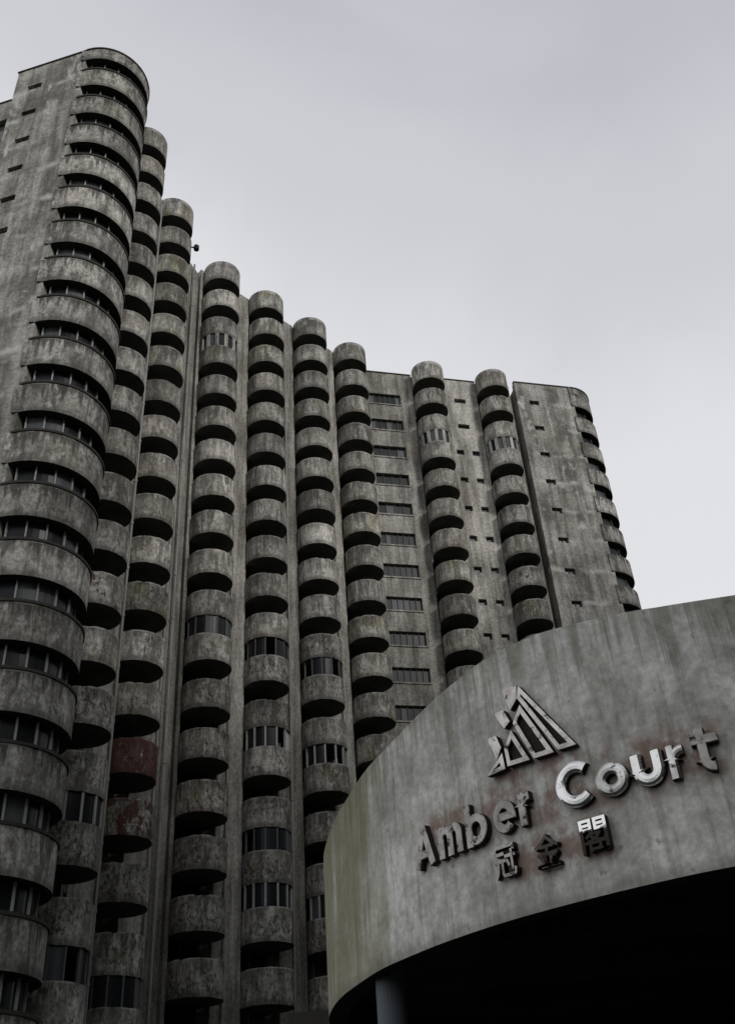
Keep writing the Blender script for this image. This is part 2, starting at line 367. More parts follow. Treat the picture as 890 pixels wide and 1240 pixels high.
for cn, (fr, s, off) in COLS.items():
    fr.box('recess_wall', s - 1.34, s + 1.34, off + .0 + 1.12 - off, 1.30, LOW, ROOF - .3, MAT['wall'], bld)
    for i in range(NF):
        z = B0 - FLOOR * i
        rr = random.Random(hash((cn, i)) & 0xffff if False else (ord(cn[0]) * 131 + i * 17))
        br = rr.uniform(.74, 1.16)
        if (cn, i) in (('2', 12), ('B', 13)): br = 1.35                 # a repainted parapet
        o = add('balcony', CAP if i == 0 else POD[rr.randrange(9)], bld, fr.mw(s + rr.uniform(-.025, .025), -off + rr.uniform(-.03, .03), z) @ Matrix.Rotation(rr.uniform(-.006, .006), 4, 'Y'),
                (RED.get((cn, i), .12 + .10 * (i > 7) if cn in '2345B' else .08), min(1, MOSS[cn] * rr.uniform(.25, 1.1)), br, min(1, max(.12, (i - 3) / 9 * rr.uniform(.6, 1.3)))))  # alpha: flecks thicken on lower floors, part wear, part painted shade
        if i: 
            kind = GLAZED.get((cn, i - 1))
            if not kind: add('balcony_door', DOOR2 if rr.random() < .3 else DOOR, bld, fr.mw(s, .95, z))
            else:
                mws = fr.mw(s, -off, z)
                for q in range(NPANE):
                    L = PANE
                    if kind != 'w' and rr.random() < .22: continue        # pane gone
                    if kind == 'b' and rr.random() < .30: L = PANEW
                    elif rr.random() < (.12 if kind in 'bm' else .22): L = PANEC
                    add('pane', L[q], o, mws)
                for q in range(NPANE + 1): add('mullion', (MULLW if kind == 'w' else MULLD if kind == 'd' else MULL)[q], o, mws, (0, .2, 1.1))
        if i == 0: fr.box('lintel', s - 1.32, s + 1.32, .06, 1.28, ROOF - 1.6, ROOF - .07, MAT['pilaster'], bld)
        if i == NF - 1: fr.box('base_wall', s - 1.3, s + 1.3, .3, 1.0, LOW, z, MAT['wall'], bld)

# pilasters and blank walls between the balcony stacks
def pil(fr, a0, a1, z1=ROOF, t0=0.0, br=1.0): return fr.box('pilaster', a0, a1, t0, t0 + 1.3, LOW, z1, MAT['pilaster'], bld, (.05, .15, br))
H = 1.30
pil(M1, -.35, 1.785 - H); pil(M1, 1.785 + H, 7.66 - H); pil(M1, 7.66 + H, 9.28)
pil(M2, .02, 2.0, ROOF - .1); pil(M2, 2.0, 3.8, ROOF - .55, .16)
pil(WL, .04, 1.58 - H); pil(WL, 1.58 + H, 6.03 - H, ROOF - .02); pil(WL, 6.03 + H, 10.57 - H, ROOF + .02); pil(WL, 10.57 + H, 15.1 - H); pil(WL, 15.1 + H, 17.15)
pil(WR, 11.82 + H, 13.72, ROOF + .01)
for fr, s in ((M1, 6.2), (M1, 3.4), (M2, 1.9), (M2, 2.7), (WL, 3.55), (WL, 8.3), (WL, 12.85)):       # drain pipes
    q = fr.xy(s, -.11); g = G()
    g.prism([(q[0] + .07 * math.cos(a * math.pi / 4), q[1] + .07 * math.sin(a * math.pi / 4)) for a in range(8)], 0, ROOF + EYE - .7)
    for i in range(20):
        z = B0 - FLOOR * i - .4 + EYE
        g.prism([(q[0] + .10 * math.cos(a * math.pi / 4), q[1] + .10 * math.sin(a * math.pi / 4)) for a in range(8)], z, z + .14)
    add('drain_pipe', g.make('drain_pipe', MAT['pipe']), bld)

def window(fr, a0, a1, z0, z1, t, n, rr, frame='mullion_dark', rail=False):
    """frame mesh with one pane object per light"""
    g = G(); fw = .05; L = a1 - a0; Hh = z1 - z0
    g.box(0, L, 0, .06, 0, fw); g.box(0, L, 0, .06, Hh - fw, Hh); g.box(0, fw, 0, .06, fw, Hh - fw); g.box(L - fw, L, 0, .06, fw, Hh - fw)
    for i in range(1, n): g.box(L * i / n - fw / 2, L * i / n + fw / 2, 0, .06, fw, Hh - fw)
    key = ('win', round(L, 3), round(Hh, 3), n, frame)
    if key not in CACHE:
        CACHE[key] = g.make('window', MAT[frame])
        p = G(); p.box(.0, L / n - .02, .0, .02, .01, Hh - .01)
        CACHE[key + ('g',)] = p.make('pane', MAT['glass'])
        CACHE[key + ('c',)] = fixn(mesh('pane', p.v, p.f, MAT['curtain']))
    w = add('window', CACHE[key], bld, fr.mw(a0, t, z0))
    for i in range(n): add('pane', CACHE[key + ('c' if rr.random() < .25 else 'g',)], w, fr.mw(a0 + L * i / n + .01, t + .075, z0))
    return w
CACHE = {}
rr = random.Random(3)
# wall between the 6th and 7th stacks: wide windows
holes = []
for i in range(19):
    zc = 57.95 - FLOOR * i; holes.append((.62, 3.42, zc - .58, zc + .58))
WR.wall('facade_wall', -.9, 5.87 - H, LOW, ROOF, holes, MAT['wall'], bld, color=(.05, .25, 1.12))
for i, h in enumerate(holes):
    if i in (2, 3, 4): window(WR, h[0], h[1], h[2], h[3], .20, 4, rr, 'mullion_dark')
    else: window(WR, h[0], h[1], h[2], h[3], .16, 6, rr)
for i in range(19):                                    # thin sills
    zc = 57.95 - FLOOR * i
    WR.box('window_sill', .56, 3.48, -.07, .05, zc - .70, zc - .585, MAT['wall'], bld, (.05, .1, 1.15))
# wall between the 7th and 8th stacks: small ventilation windows
holes = []
for i in range(19):
    zc = 58.55 - FLOOR * i * 1.004
    if i < 2: holes.append((8.35, 9.4, zc - .26, zc + .26))
    else: holes += [(7.88, 8.55, zc - .27, zc + .27), (9.28, 9.95, zc - .27, zc + .27)]
WR.wall('facade_wall', 5.87 + H, 11.82 - H, LOW, ROOF + .015, holes, MAT['wall'], bld, color=(.05, .15, 1.15))
for h in holes: window(WR, *h, .2, 1, rr)
# end block at the right
holes = []
for i in range(20):
    zc = 58.72 - FLOOR * 1.012 * i; holes.append((1.15, 2.05, zc - .27, zc + .27))
RB.wall('end_block_wall', 0, 5.45, LOW, ROOF, holes, MAT['tower'], bld, color=(.02, .25, 1.12))
for h in holes: window(RB, *h, .2, 2, rr)
# tower at the left: blank side wall and the set-back wall beyond
holes = []
for i in range(20):
    zc = 59.1 - 2.82 * i
    if zc > 3: holes.append((.95, 1.95, zc - .24, zc + .24))
AF.wall('tower_wall', 0, 4.85, LOW, ROOF + .35, holes, MAT['tower'], bld, color=(.02, .05, 1.05))
for h in holes: window(AF, *h, .2, 2, rr)
holes = []
for i in range(20):
    zc = 58.3 - FLOOR * i
    holes.append((-2.6, -1.0, zc - .65, zc + .65))
AF.wall('tower_wall', -13, .4, LOW, ROOF, holes, MAT['tower'], bld, t0=1.35, color=(.02, .05, 1.0))
for h in holes: window(AF, *h, 1.6, 3, rr)

# rounded ends with wrap-around bands; local frame: x along the side wall, -y towards the viewer, centre of the half circle at the origin
RN = 2.63
def nose(fr, s_end, T0, side_sign, n_pane, label_parent, gap, zroof, mulls, glaz):
    """half-round end of a slab: side_sign +1 bulges towards +s"""
    def a_pt(r, a): return (r * math.sin(a) * side_sign, -r * math.cos(a))     # a = 0 faces the viewer, 180 deg the back
    def strip(name, r0, r1, a0, a1, z0, z1, mat, n=30, ext=0.0):
        p = [a_pt(r1, a0 + (a1 - a0) * i / n) for i in range(n + 1)]; q = [a_pt(r0, a0 + (a1 - a0) * i / n) for i in range(n, -1, -1)]
        if ext: p = [(-ext * side_sign, -r1)] + p; q = q + [(-ext * side_sign, -r0)]
        g = G(); g.prism(p + q, z0, z1); return g.make(name, mat)
    P = math.pi; bh = FLOOR - gap
    # solid disc slab of each floor + parapet
    def band(hh):
        g = G(); n = 34
        o = [(-.28 * side_sign, -RN - .13)] + [a_pt(RN + .025, P * i / n) for i in range(n + 1)] + [(-.28 * side_sign, RN + .025)]
        q = [(-.28 * side_sign, -RN + .09)] + [a_pt(RN - .09, P * i / n) for i in range(n + 1)] + [(-.28 * side_sign, RN - .09)]
        m = len(o)
        def rows(zs, pts, mi):
            b = len(g.v)
            for z in zs: g.v.extend([(x, y, z) for x, y in pts])
            for k in range(len(zs) - 1):
                for i in range(m - 1): g.f.append((b + k * m + i, b + k * m + i + 1, b + (k + 1) * m + i + 1, b + (k + 1) * m + i)); g.mi.append(mi)
        rows([0, hh], o, 0); rows([hh, .25], q, 0)
        b = len(g.v); g.v.extend([(x, y, hh) for x, y in o] + [(x, y, hh) for x, y in q])
        for i in range(m - 1): g.f.append((b + i, b + i + 1, b + m + i + 1, b + m + i)); g.mi.append(0)
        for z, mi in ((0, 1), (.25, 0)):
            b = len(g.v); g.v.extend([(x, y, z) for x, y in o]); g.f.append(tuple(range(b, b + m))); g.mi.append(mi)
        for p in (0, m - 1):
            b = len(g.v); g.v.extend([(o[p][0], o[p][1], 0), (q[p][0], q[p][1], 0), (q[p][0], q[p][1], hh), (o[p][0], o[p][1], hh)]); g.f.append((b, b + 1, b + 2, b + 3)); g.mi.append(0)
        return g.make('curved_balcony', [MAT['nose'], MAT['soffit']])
    BM = band(bh); CM = band(zroof - (T0 + gap))
    SILL = strip('sill', RN + .02, RN + .085, -.05, P * 1.02, bh - .02, bh + .10, MAT['coping'])
    a_lo, a_hi = .10, P
    panes = []
    for i in range(n_pane):
        w = (a_hi - a_lo) / n_pane; a = a_lo + w * i
        panes.append([strip('pane', RN - .52, RN - .48, a + .008, a + w - .008, bh - .1, FLOOR + .02, MAT[m], 3) for m in ('glass', 'curtain')])
    mu = [strip('mullion', RN - .50, RN - .39, a_lo + (a_hi - a_lo) * i / n_pane - .016, a_lo + (a_hi - a_lo) * i / n_pane + .016, bh - .05, FLOOR, MAT[mulls], 1) for i in range(n_pane + 1)]
    core = strip('core', .1, RN - .6, -.2, P * 1.03, LOW, zroof - .7, MAT['door'])
    add('core', core, label_parent, fr.mw(s_end, RN, 0))
    add('curved_balcony', CM, label_parent, fr.mw(s_end, RN, T0 + gap), (.02, .1, 1.0))
    g = G(); g.prism([a_pt(RN - .07, P * i / 30) for i in range(31)], zroof - .32, zroof - .22)
    add('roof_slab', g.make('roof_slab', MAT['roof']), label_parent, fr.mw(s_end, RN, 0))
    i = 0
    while True:
        z = T0 - bh - FLOOR * i
        if z < -1.5: break
        mw = fr.mw(s_end, RN, z)
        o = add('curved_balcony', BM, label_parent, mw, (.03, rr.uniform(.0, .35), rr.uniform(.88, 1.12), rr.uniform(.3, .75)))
        if glaz: add('sill', SILL, o, mw)
        for q in range(n_pane):
            m_ = add('pane', panes[q][1 if rr.random() < .28 else 0], o, mw)
        for q in range(n_pane + 1): add('mullion', mu[q], o, mw)
        i += 1
nose(AF, 4.85, 59.05, 1, 8, bld, 1.22, ROOF + .35, 'mullion', True)
nose(RB, 5.47, 57.45, 1, 6, bld, 1.30, ROOF, 'mullion_dark', False)

def edge_strip(fr, a0, a1, t0=0.0, up=0.0): fr.box('roof_coping', a0, a1, t0 - .06, t0 + .3, ROOF + up + .025, ROOF + up + .13, MAT['coping'], bld)
edge_strip(AF, -.06, 4.9, 0, .35); edge_strip(AF, -13, -.08, 1.35); edge_strip(RB, -.05, 5.5); edge_strip(WR, -.5, 4.55); edge_strip(WR, 7.2, 10.5)
for fr, se, up in ((AF, 4.85, .35), (RB, 5.47, 0)):
    g = G(); n = 30; ra, rb = RN + .085, RN - .2
    g.prism([(ra * math.sin(math.pi * i / n), -ra * math.cos(math.pi * i / n)) for i in range(n + 1)] + [(rb * math.sin(math.pi * i / n), -rb * math.cos(math.pi * i / n)) for i in range(n, -1, -1)], ROOF + up + .01, ROOF + up + .12)
    add('roof_coping', g.make('roof_coping', MAT['coping']), bld, fr.mw(se, RN, 0))
# bracket lamp sticking out of the second stack near its top
g = G(); g.box(-.04, .04, -.75, 0, -.04, .04); g.prism([(.2 * math.cos(a * math.pi / 5), -.9 + .2 * math.sin(a * math.pi / 5)) for a in range(10)], -.16, .2); g.box(-.03, .03, -.5, -.42, -.4, .0)
q = COLS['2']
add('bracket_lamp', g.make('bracket_lamp', MAT['darkmetal']), bld, q[0].mw(q[1] + 1.0, -.95, B0 - .55) @ Matrix.Rotation(math.radians(30), 4, 'Z'))

# ------------------------------------------------------------------ entrance canopy
CP = [(7.5, 8.45), (5.6, 8.75), (4.1, 9.32), (3.2, 9.69), (2.76, 9.92), (2.23, 10.28), (1.67, 10.72), (1.11, 11.24), (.52, 11.94), (.09, 12.58), (-.27, 13.21),
      (-.6, 14.05), (-.83, 14.74), (-1.02, 15.58), (-1.15, 16.6), (-1.1, 17.8), (-.6, 19.6), (.6, 21.3), (2.8, 22.8), (6, 23.6), (10, 23.4), (13.6, 21.6), (15.6, 18),
      (15.4, 14), (13.2, 10.6), (9.5, 8.7)]
def catmull(P, n):
    out = []; k = len(P)
    for i in range(k):
        p0, p1, p2, p3 = (Vector(P[(i + j - 1) % k]) for j in range(4))
        for q in range(n):
            t = q / n
            out.append(.5 * ((2 * p1) + (-p0 + p2) * t + (2 * p0 - 5 * p1 + 4 * p2 - p3) * t * t + (-p0 + 3 * p1 - 3 * p2 + p3) * t ** 3))
    return out
CC = catmull(CP, 20); CS = [0.0]
for i in range(1, len(CC)): CS.append(CS[-1] + (CC[i] - CC[i - 1]).length)
CTOT = CS[-1] + (CC[0] - CC[-1]).length
TOPZ = [(0, 5.0), (2.5, 5.14), (3.76, 5.27), (4.6, 5.37), (5.3, 5.48), (6.0, 5.57), (6.5, 5.58), (7.0, 5.53), (7.64, 5.42), (8.37, 5.27), (9.13, 5.15), (10, 5.06), (10.8, 4.97), (11.6, 4.9), (14, 4.85), (CTOT, 5.0)]
def topz(s):
    for (a, x), (b, y) in zip(TOPZ, TOPZ[1:]):
        if a <= s <= b:
            t = (s - a) / (b - a); return x + (y - x) * t
    return 5.0
def at_s(s):
    for i in range(len(CS) - 1):
        if CS[i] <= s <= CS[i + 1]:
            t = (s - CS[i]) / (CS[i + 1] - CS[i]); p = CC[i].lerp(CC[i + 1], t); d = (CC[i + 1] - CC[i]).normalized(); return p, d
ZB = 2.52
can = empty('entrance_canopy', (7, 16, 0))
tag(can, 'round grey concrete entrance canopy with stained curved fascia carrying the sign', 'canopy')
# fascia material: streaks, moss at the left turn, rust around the lettering (u = metres along, v = height)
k = NT('fascia_concrete'); uv1 = k.node('ShaderNodeUVMap'); uv1.uv_map = 'UVMap'; uvn = uv1.outputs[0]
us2 = k.node('ShaderNodeSeparateXYZ'); uv2 = k.node('ShaderNodeUVMap'); uv2.uv_map = 'RimMap'; k.set(us2.inputs[0], uv2.outputs[0])
us = k.node('ShaderNodeSeparateXYZ'); k.set(us.inputs[0], uvn); u_, v_ = us.outputs[0], us.outputs[1]
st = k.noise(k.scale(uvn, (2.4, .30, 1)), 1.0, 7, .62); st2 = k.noise(k.scale(uvn, (8, .55, 1), (3, 1, 0)), 1.0, 6, .65)
bl = k.noise(uvn, .75, 7, .62, .8); bl2 = k.noise(k.scale(uvn, (1, .8, 1), (9, 3, 0)), 2.3, 6, .68, .4); fn = k.noise(uvn, 11, 6, .68)
c = k.mix(k.step(k.math('ADD', k.math('MULTIPLY', st, .28), k.math('MULTIPLY', bl, .72)), .38, .62), (.52, .52, .50), (.78, .78, .76))
c = k.mul(c, k.mix(k.step(bl2, .34, .66), (.74, .74, .72), (1.10, 1.10, 1.10)))
c = k.mul(c, k.mix(k.step(fn, .3, .7), (.76, .76, .75), (1.08, 1.08, 1.08)))
c = k.mul(c, k.mix(k.step(st2, .30, .55), (.70, .69, .65), (1.04, 1.04, 1.03)))
spot = k.step(k.noise(k.scale(uvn, (1, .8, 1), (2, 8, 0)), 7.5, 3, .55), .66, .73)
c = k.mix(k.math('MULTIPLY', spot, .5), c, (.13, .13, .12))
ms = k.math('ADD', k.step(u_, 6.8, 11.5), k.math('MULTIPLY', k.math('SUBTRACT', st, .5), 2.2)); ms = k.step(ms, .25, 1.05)
c = k.mix(k.math('MULTIPLY', ms, .8), c, (.205, .190, .100))
ms2 = k.math('MULTIPLY', k.step(k.noise(k.scale(uvn, (1.6, .35, 1), (7, 2, 0)), 1, 5, .6), .56, .68), k.step(v_, 3.9, 5.2))
c = k.mix(k.math('MULTIPLY', ms2, .65), c, (.170, .160, .100))
lime = k.step(k.noise(k.scale(uvn, (7, .22, 1), (1, 9, 0)), 1, 5, .6), .60, .70)      # pale lime runs
c = k.mix(k.math('MULTIPLY', lime, .38), c, (.55, .54, .48))
mold = k.math('MULTIPLY', k.step(k.noise(k.scale(uvn, (1, .75, 1), (4, 4, 0)), 3.2, 8, .75), .57, .72), k.step(k.noise(uvn, .9, 3), .42, .6))
c = k.mix(k.math('MULTIPLY', mold, .62), c, (.10, .10, .092))
# runs of green-brown grime starting at the top edge (uv z = metres below the rim)
rim = k.math('SUBTRACT', us2.outputs[0], 0.0)
ln = k.math('MULTIPLY', k.step(k.noise(k.scale(uvn, (6.5, .05, 1), (6, 3, 0)), 1, 6, .74), .38, .74), 1.5)
dr = k.step(k.math('SUBTRACT', ln, rim), -.05, .45)
c = k.mix(k.math('MULTIPLY', dr, .48), c, (.160, .152, .100))
foot = k.step(k.math('SUBTRACT', v_, k.math('MULTIPLY', k.noise(k.scale(uvn, (5, .2, 1), (1, 5, 0)), 1, 5, .7), .35)), 2.36, 2.52, 1.0, 0.0)
c = k.mix(k.math('MULTIPLY', foot, .5), c, (.16, .155, .13))
def band_mask(u0, u1, v0, v1, soft):
    a = k.math('MULTIPLY', k.step(u_, u0 - soft, u0 + soft), k.step(u_, u1 - soft, u1 + soft, 1.0, 0.0))
    b = k.math('MULTIPLY', k.step(v_, v0 - soft, v0 + soft), k.step(v_, v1 - soft, v1 + soft, 1.0, 0.0)); return k.math('MULTIPLY', a, b)
rust = k.math('MAXIMUM', band_mask(4.3, 8.2, 3.35, 3.98, .14), k.math('MAXIMUM', band_mask(5.8, 6.95, 3.92, 4.12, .08), band_mask(5.6, 7.0, 2.86, 3.32, .09)))
rust = k.math('MULTIPLY', rust, k.step(k.noise(k.scale(uvn, (1.6, 1, 1), (2, 6, 0)), 2.4, 6, .65), .38, .58))
c = k.mix(k.math('MULTIPLY', rust, .75), c, (.210, .112, .085))
rust2 = k.math('MULTIPLY', band_mask(4.3, 8.3, 2.9, 3.5, .2), k.step(k.noise(k.scale(uvn, (7, .5, 1), (5, 5, 0)), 1, 5, .65), .60, .68))
c = k.mix(k.math('MULTIPLY', rust2, .5), c, (.17, .085, .065))
k.bump(k.math('ADD', fn, k.math('MULTIPLY', st, .8)), .35, .02)
MAT['fascia'] = k.fin(c, .88, spec=.25)

def canopy():
    n = len(CC); zs = 9; verts, faces, uv = [], [], []
    for i in range(n + 1):
        j = i % n; s = CS[j] if i < n else CTOT; zt = topz(s)
        for q in range(zs + 1):
            z = ZB + (zt - ZB) * q / zs; verts.append((CC[j].x, CC[j].y, z + EYE)); uv.append((s, z))
    for i in range(n):
        for q in range(zs): a = i * (zs + 1) + q; faces.append((a + zs + 1, a, a + 1, a + zs + 2))
    me = mesh('fascia', verts, faces, MAT['fascia'], smooth=True, uv=uv)
    l2 = me.uv_layers.new(name='RimMap')
    for lp in me.loops: l2.data[lp.index].uv = (topz(uv[lp.vertex_index][0]) - uv[lp.vertex_index][1], 0)
    add('fascia', me, can)
    # inner lip, underside of the rim, soffit and roof
    def inset(d):
        out = []
        for j in range(n):
            t = (CC[(j + 1) % n] - CC[j - 1]).normalized(); out.append(CC[j] + Vector((t.y, -t.x)) * -d if False else CC[j] + Vector((t.y, -t.x)) * d)
        return out
    I = inset(.28); g = G()
    for j in range(n):
        p = (j + 1) % n
        rz = ZB + EYE
        g.quad((CC[j].x, CC[j].y, rz), (CC[p].x, CC[p].y, rz), (I[p].x, I[p].y, rz + .012), (I[j].x, I[j].y, rz + .012))
        g.quad((I[j].x, I[j].y, rz + .012), (I[p].x, I[p].y, rz + .012), (I[p].x, I[p].y, rz + .55), (I[j].x, I[j].y, rz + .55))
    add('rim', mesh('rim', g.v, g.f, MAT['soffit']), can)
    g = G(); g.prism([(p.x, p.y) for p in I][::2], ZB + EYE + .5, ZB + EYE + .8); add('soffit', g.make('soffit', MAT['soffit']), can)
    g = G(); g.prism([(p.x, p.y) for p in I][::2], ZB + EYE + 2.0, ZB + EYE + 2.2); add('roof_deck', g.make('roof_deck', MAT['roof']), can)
    g = G()                                                # thin weathered coping along the top edge
    for j in range(n):
        p = (j + 1) % n; za = topz(CS[j]) + EYE; zb = topz(CS[p] if p else CTOT) + EYE
        O1 = CC[j] ; O2 = CC[p]
        g.quad((O1.x, O1.y, za), (O2.x, O2.y, zb), (I[p].x, I[p].y, zb), (I[j].x, I[j].y, za))
        g.quad((I[j].x, I[j].y, za), (I[p].x, I[p].y, zb), (I[p].x, I[p].y, ZB + EYE + 2.1), (I[j].x, I[j].y, ZB + EYE + 2.1))
    add('coping', mesh('coping', g.v, g.f, MAT['roof']), can)
    for (x, y) in ((-.16, 13.85), (3.2, 21.6), (9.5, 21.8), (13.8, 15.5), (10.6, 10.4), (5.2, 10.0)):
        g = G(); g.prism([(x + .19 * math.cos(a * math.pi / 12), y + .19 * math.sin(a * math.pi / 12)) for a in range(24)], 0, ZB + EYE + .5)
        me = g.make('column', MAT['column']); add('column', me, can)
    g = G()
    for y in (12.6, 15.2, 17.8, 20.4): g.box(1.2, 14.0, y, y + .3, ZB + EYE + .12, ZB + EYE + .5)
    add('ceiling_beam', g.make('ceiling_beam', MAT['soffit']), can)
canopy()
# lobby building under and behind the canopy
lob = empty('lobby_building', (10, 26, 0)); tag(lob, 'low dark lobby building under and behind the round canopy', 'building')
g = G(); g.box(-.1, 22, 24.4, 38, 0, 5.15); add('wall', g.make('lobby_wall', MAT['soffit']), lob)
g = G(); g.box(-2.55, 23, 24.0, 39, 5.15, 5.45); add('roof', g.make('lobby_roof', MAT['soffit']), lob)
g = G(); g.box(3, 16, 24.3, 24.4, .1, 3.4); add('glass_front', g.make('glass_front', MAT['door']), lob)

# ------------------------------------------------------------------ sign lettering
def metal(name, c1, c2, r1, r2, rust):
    k = NT(name); p = k.pos(); n = k.noise(p, 9, 6, .7); n2 = k.noise(p, 3.5, 4, .6)
    f = k.step(n, .62 - rust, .70 - rust)
    c = k.mix(k.step(n2, .3, .7), c1, c2); c = k.mix(f, c, (.055, .030, .022))
    k.bump(n, .15, .01)
    return k.fin(c, k.mix(f, (r1,) * 3, (r2,) * 3), k.step(n, .66 - rust, .62 - rust), spec=.4)
MAT['chrome'] = metal('polished_sign_metal', (.80, .80, .80), (.58, .58, .58), .24, .8, .02)
MAT['dull'] = metal('dull_sign_metal', (.40, .39, .37), (.20, .19, .18), .45, .85, .07)
MAT['worn'] = metal('worn_sign_metal', (.66, .66, .65), (.36, .355, .345), .30, .85, .05)
MAT['emblem'] = metal('emblem_metal', (.58, .56, .53), (.30, .28, .26), .36, .85, .05)
MAT['burnt'] = metal('blackened_sign_metal', (.10, .095, .09), (.05, .048, .045), .45, .9, .14)
k = NT('letter_return'); MAT['side'] = k.fin(k.mix(k.noise(k.pos(), 8, 5), (.010, .008, .007), (.05, .032, .025)), .8)
dep = lambda: bpy.context.evaluated_depsgraph_get()
def glyph(ch, w, h, depth, mat, bold, bevel):
    cu = bpy.data.curves.new('glyph', 'FONT'); cu.body = ch; cu.size = 1; cu.extrude = .12; cu.offset = bold; cu.bevel_depth = bevel; cu.bevel_resolution = 2; cu.resolution_u = 6
    o = bpy.data.objects.new('glyph', cu); col.objects.link(o); bpy.context.view_layer.update()
    me = bpy.data.meshes.new_from_object(o.evaluated_get(dep())); bpy.data.objects.remove(o); bpy.data.curves.remove(cu)
    xs = [v.co.x for v in me.vertices]; ys = [v.co.y for v in me.vertices]; zs = [v.co.z for v in me.vertices]
    cx, y0 = (min(xs) + max(xs)) / 2, min(ys); sx, sy, sz = w / (max(xs) - min(xs)), h / (max(ys) - min(ys)), depth / (max(zs) - min(zs))
    for v in me.vertices:                                   # stand up: x right, z up, -y towards the viewer
        x, y, z = v.co; v.co = ((x - cx) * sx, -(z - min(zs)) * sz, (y - y0) * sy)
    me.materials.clear(); me.materials.append(MAT[mat]); me.materials.append(MAT['side'])
    me.update()
    for p in me.polygons:
        p.material_index = 1 if abs(p.normal.y) < .25 else 0
    return me
def sign_mw(s, z, proud=.012, tilt=0.0):
    p, d = at_s(s); r = -d; nrm = Vector((r.y, -r.x))       # r points to the viewer's right
    q = p + nrm * proud
    return Matrix(((r.x, -nrm.x, 0, q.x), (r.y, -nrm.y, 0, q.y), (0, 0, 1, z + EYE), (0, 0, 0, 1))) @ Matrix.Rotation(tilt, 4, 'Y')
def ell(cx, cy, rx, ry, a0, a1, n=14): return [(cx + rx * math.cos(math.radians(a0 + (a1 - a0) * i / n)), cy + ry * math.sin(math.radians(a0 + (a1 - a0) * i / n))) for i in range(n + 1)]
HWN = .046                                                    # half the stroke width, metres
def strokes(ch, w, h):
    k = HWN; x0, x1, y0, y1 = -w / 2 + k, w / 2 - k, k, h - k; xm, ym = 0, (y0 + y1) / 2; rx, ry = (x1 - x0) / 2, (y1 - y0) / 2
    if ch == 'A': return [[(x0 - .01, 0), (0, h - .01)], [(x1 + .01, 0), (0, h - .01)], [(x0 + rx * .4, h * .3), (x1 - rx * .4, h * .3)]]
    if ch == 'm':
        q = (x1 - x0) / 4; r1 = [(x0, 0), (x0, h)]
        return [r1, [(x0, y1 - q * 1.1)] + ell(x0 + q, y1 - q, q, q, 180, 0, 8) + [(0, 0)], [(0, y1 - q * 1.1)] + ell(x1 - q, y1 - q, q, q, 180, 0, 8) + [(x1, 0)]]
    if ch == 'b': return [[(x0, 0), (x0, h)], ell(0, .18, rx, .18 - k, 180, -180, 22)]
    if ch == 'e': return [[(x0 + .02, ym), (x1, ym)] + ell(0, ym, rx, ry, 8, 318, 20)]
    if ch == 'r': return [[(x0, 0), (x0, h)], [(x0, y1 - .1)] + ell(x0 + rx * 2, y1 - .1, rx * 2, .1, 180, 88, 7)]
    if ch == 'C': return [ell(rx * .12, ym, rx * 1.12, ry, 46, 314, 24)]
    if ch == 'o': return [ell(0, ym, rx, ry, 90, 450, 28)]
    if ch == 'u': return [[(x0, h), (x0, y0 + rx)] + ell(0, y0 + rx, rx, rx, 180, 360, 12) + [(x1, h)]]
    if ch == 't': return [[(-.03, h), (-.03, y0 + .08)] + ell(.05, y0 + .08, .08, .08, 180, 275, 8), [(-w / 2, h * .74), (w / 2, h * .74)]]
def ribbon(g, pts, prof, dy, closed=False):
    """sweep a cross-section (across, out) along a flat path; out is -y"""
    n = len(pts); P = [Vector(p) for p in pts]; b = len(g.v); m = len(prof)
    for i in range(n):
        if closed: e1 = (P[i] - P[i - 1 if i else n - 2]); e2 = (P[(i + 1) if i < n - 1 else 1] - P[i])
        else: e1 = P[i] - P[i - 1] if i else P[1] - P[0]; e2 = P[i + 1] - P[i] if i < n - 1 else P[i] - P[i - 1]
        e1 = e1.normalized(); e2 = e2.normalized(); t = (e1 + e2).normalized(); nn = Vector((-t.y, t.x)); sc = 1 / max(.5, nn.dot(Vector((-e1.y, e1.x))))
        for (u, o) in prof: q = P[i] + nn * u * sc; g.v.append((q.x, -(o + dy if o > 0 else 0), q.y))
    for i in range(n - 1):
        for j in range(m - 1):
            g.f.append((b + i * m + j, b + i * m + j + 1, b + (i + 1) * m + j + 1, b + (i + 1) * m + j)); g.mi.append(1 if j in (0, m - 2) else 0)
    if not closed:
        for i in (0, n - 1): g.f.append(tuple(b + i * m + j for j in range(m))); g.mi.append(1)
def letter(ch, w, h, mat):
    global HWN
    HWN = .063 if mat in ('chrome', 'worn') and ch != 'r' else .050
    g = G(); k = HWN
    if mat in ('chrome', 'worn'): prof = [(k, 0), (k, .06), (k * .88, .078), (k * .5, .092), (0, .097), (-k * .5, .092), (-k * .88, .078), (-k, .06), (-k, 0)]
    else: prof = [(k, 0), (k, .078), (k * .8, .086), (-k * .8, .086), (-k, .078), (-k, 0)]
    for i, st_ in enumerate(strokes(ch, w, h)):
        cl = ch == 'o' or (ch == 'b' and i == 1); ribbon(g, st_, prof, .0015 * i, cl)
    return g.make('letter', [MAT[mat], MAT['side']])
sgn = empty('sign_lettering', (*at_s(6.3)[0], EYE + 3.4))
tag(sgn, 'raised metal letters reading Amber Court on the canopy fascia', 'sign')
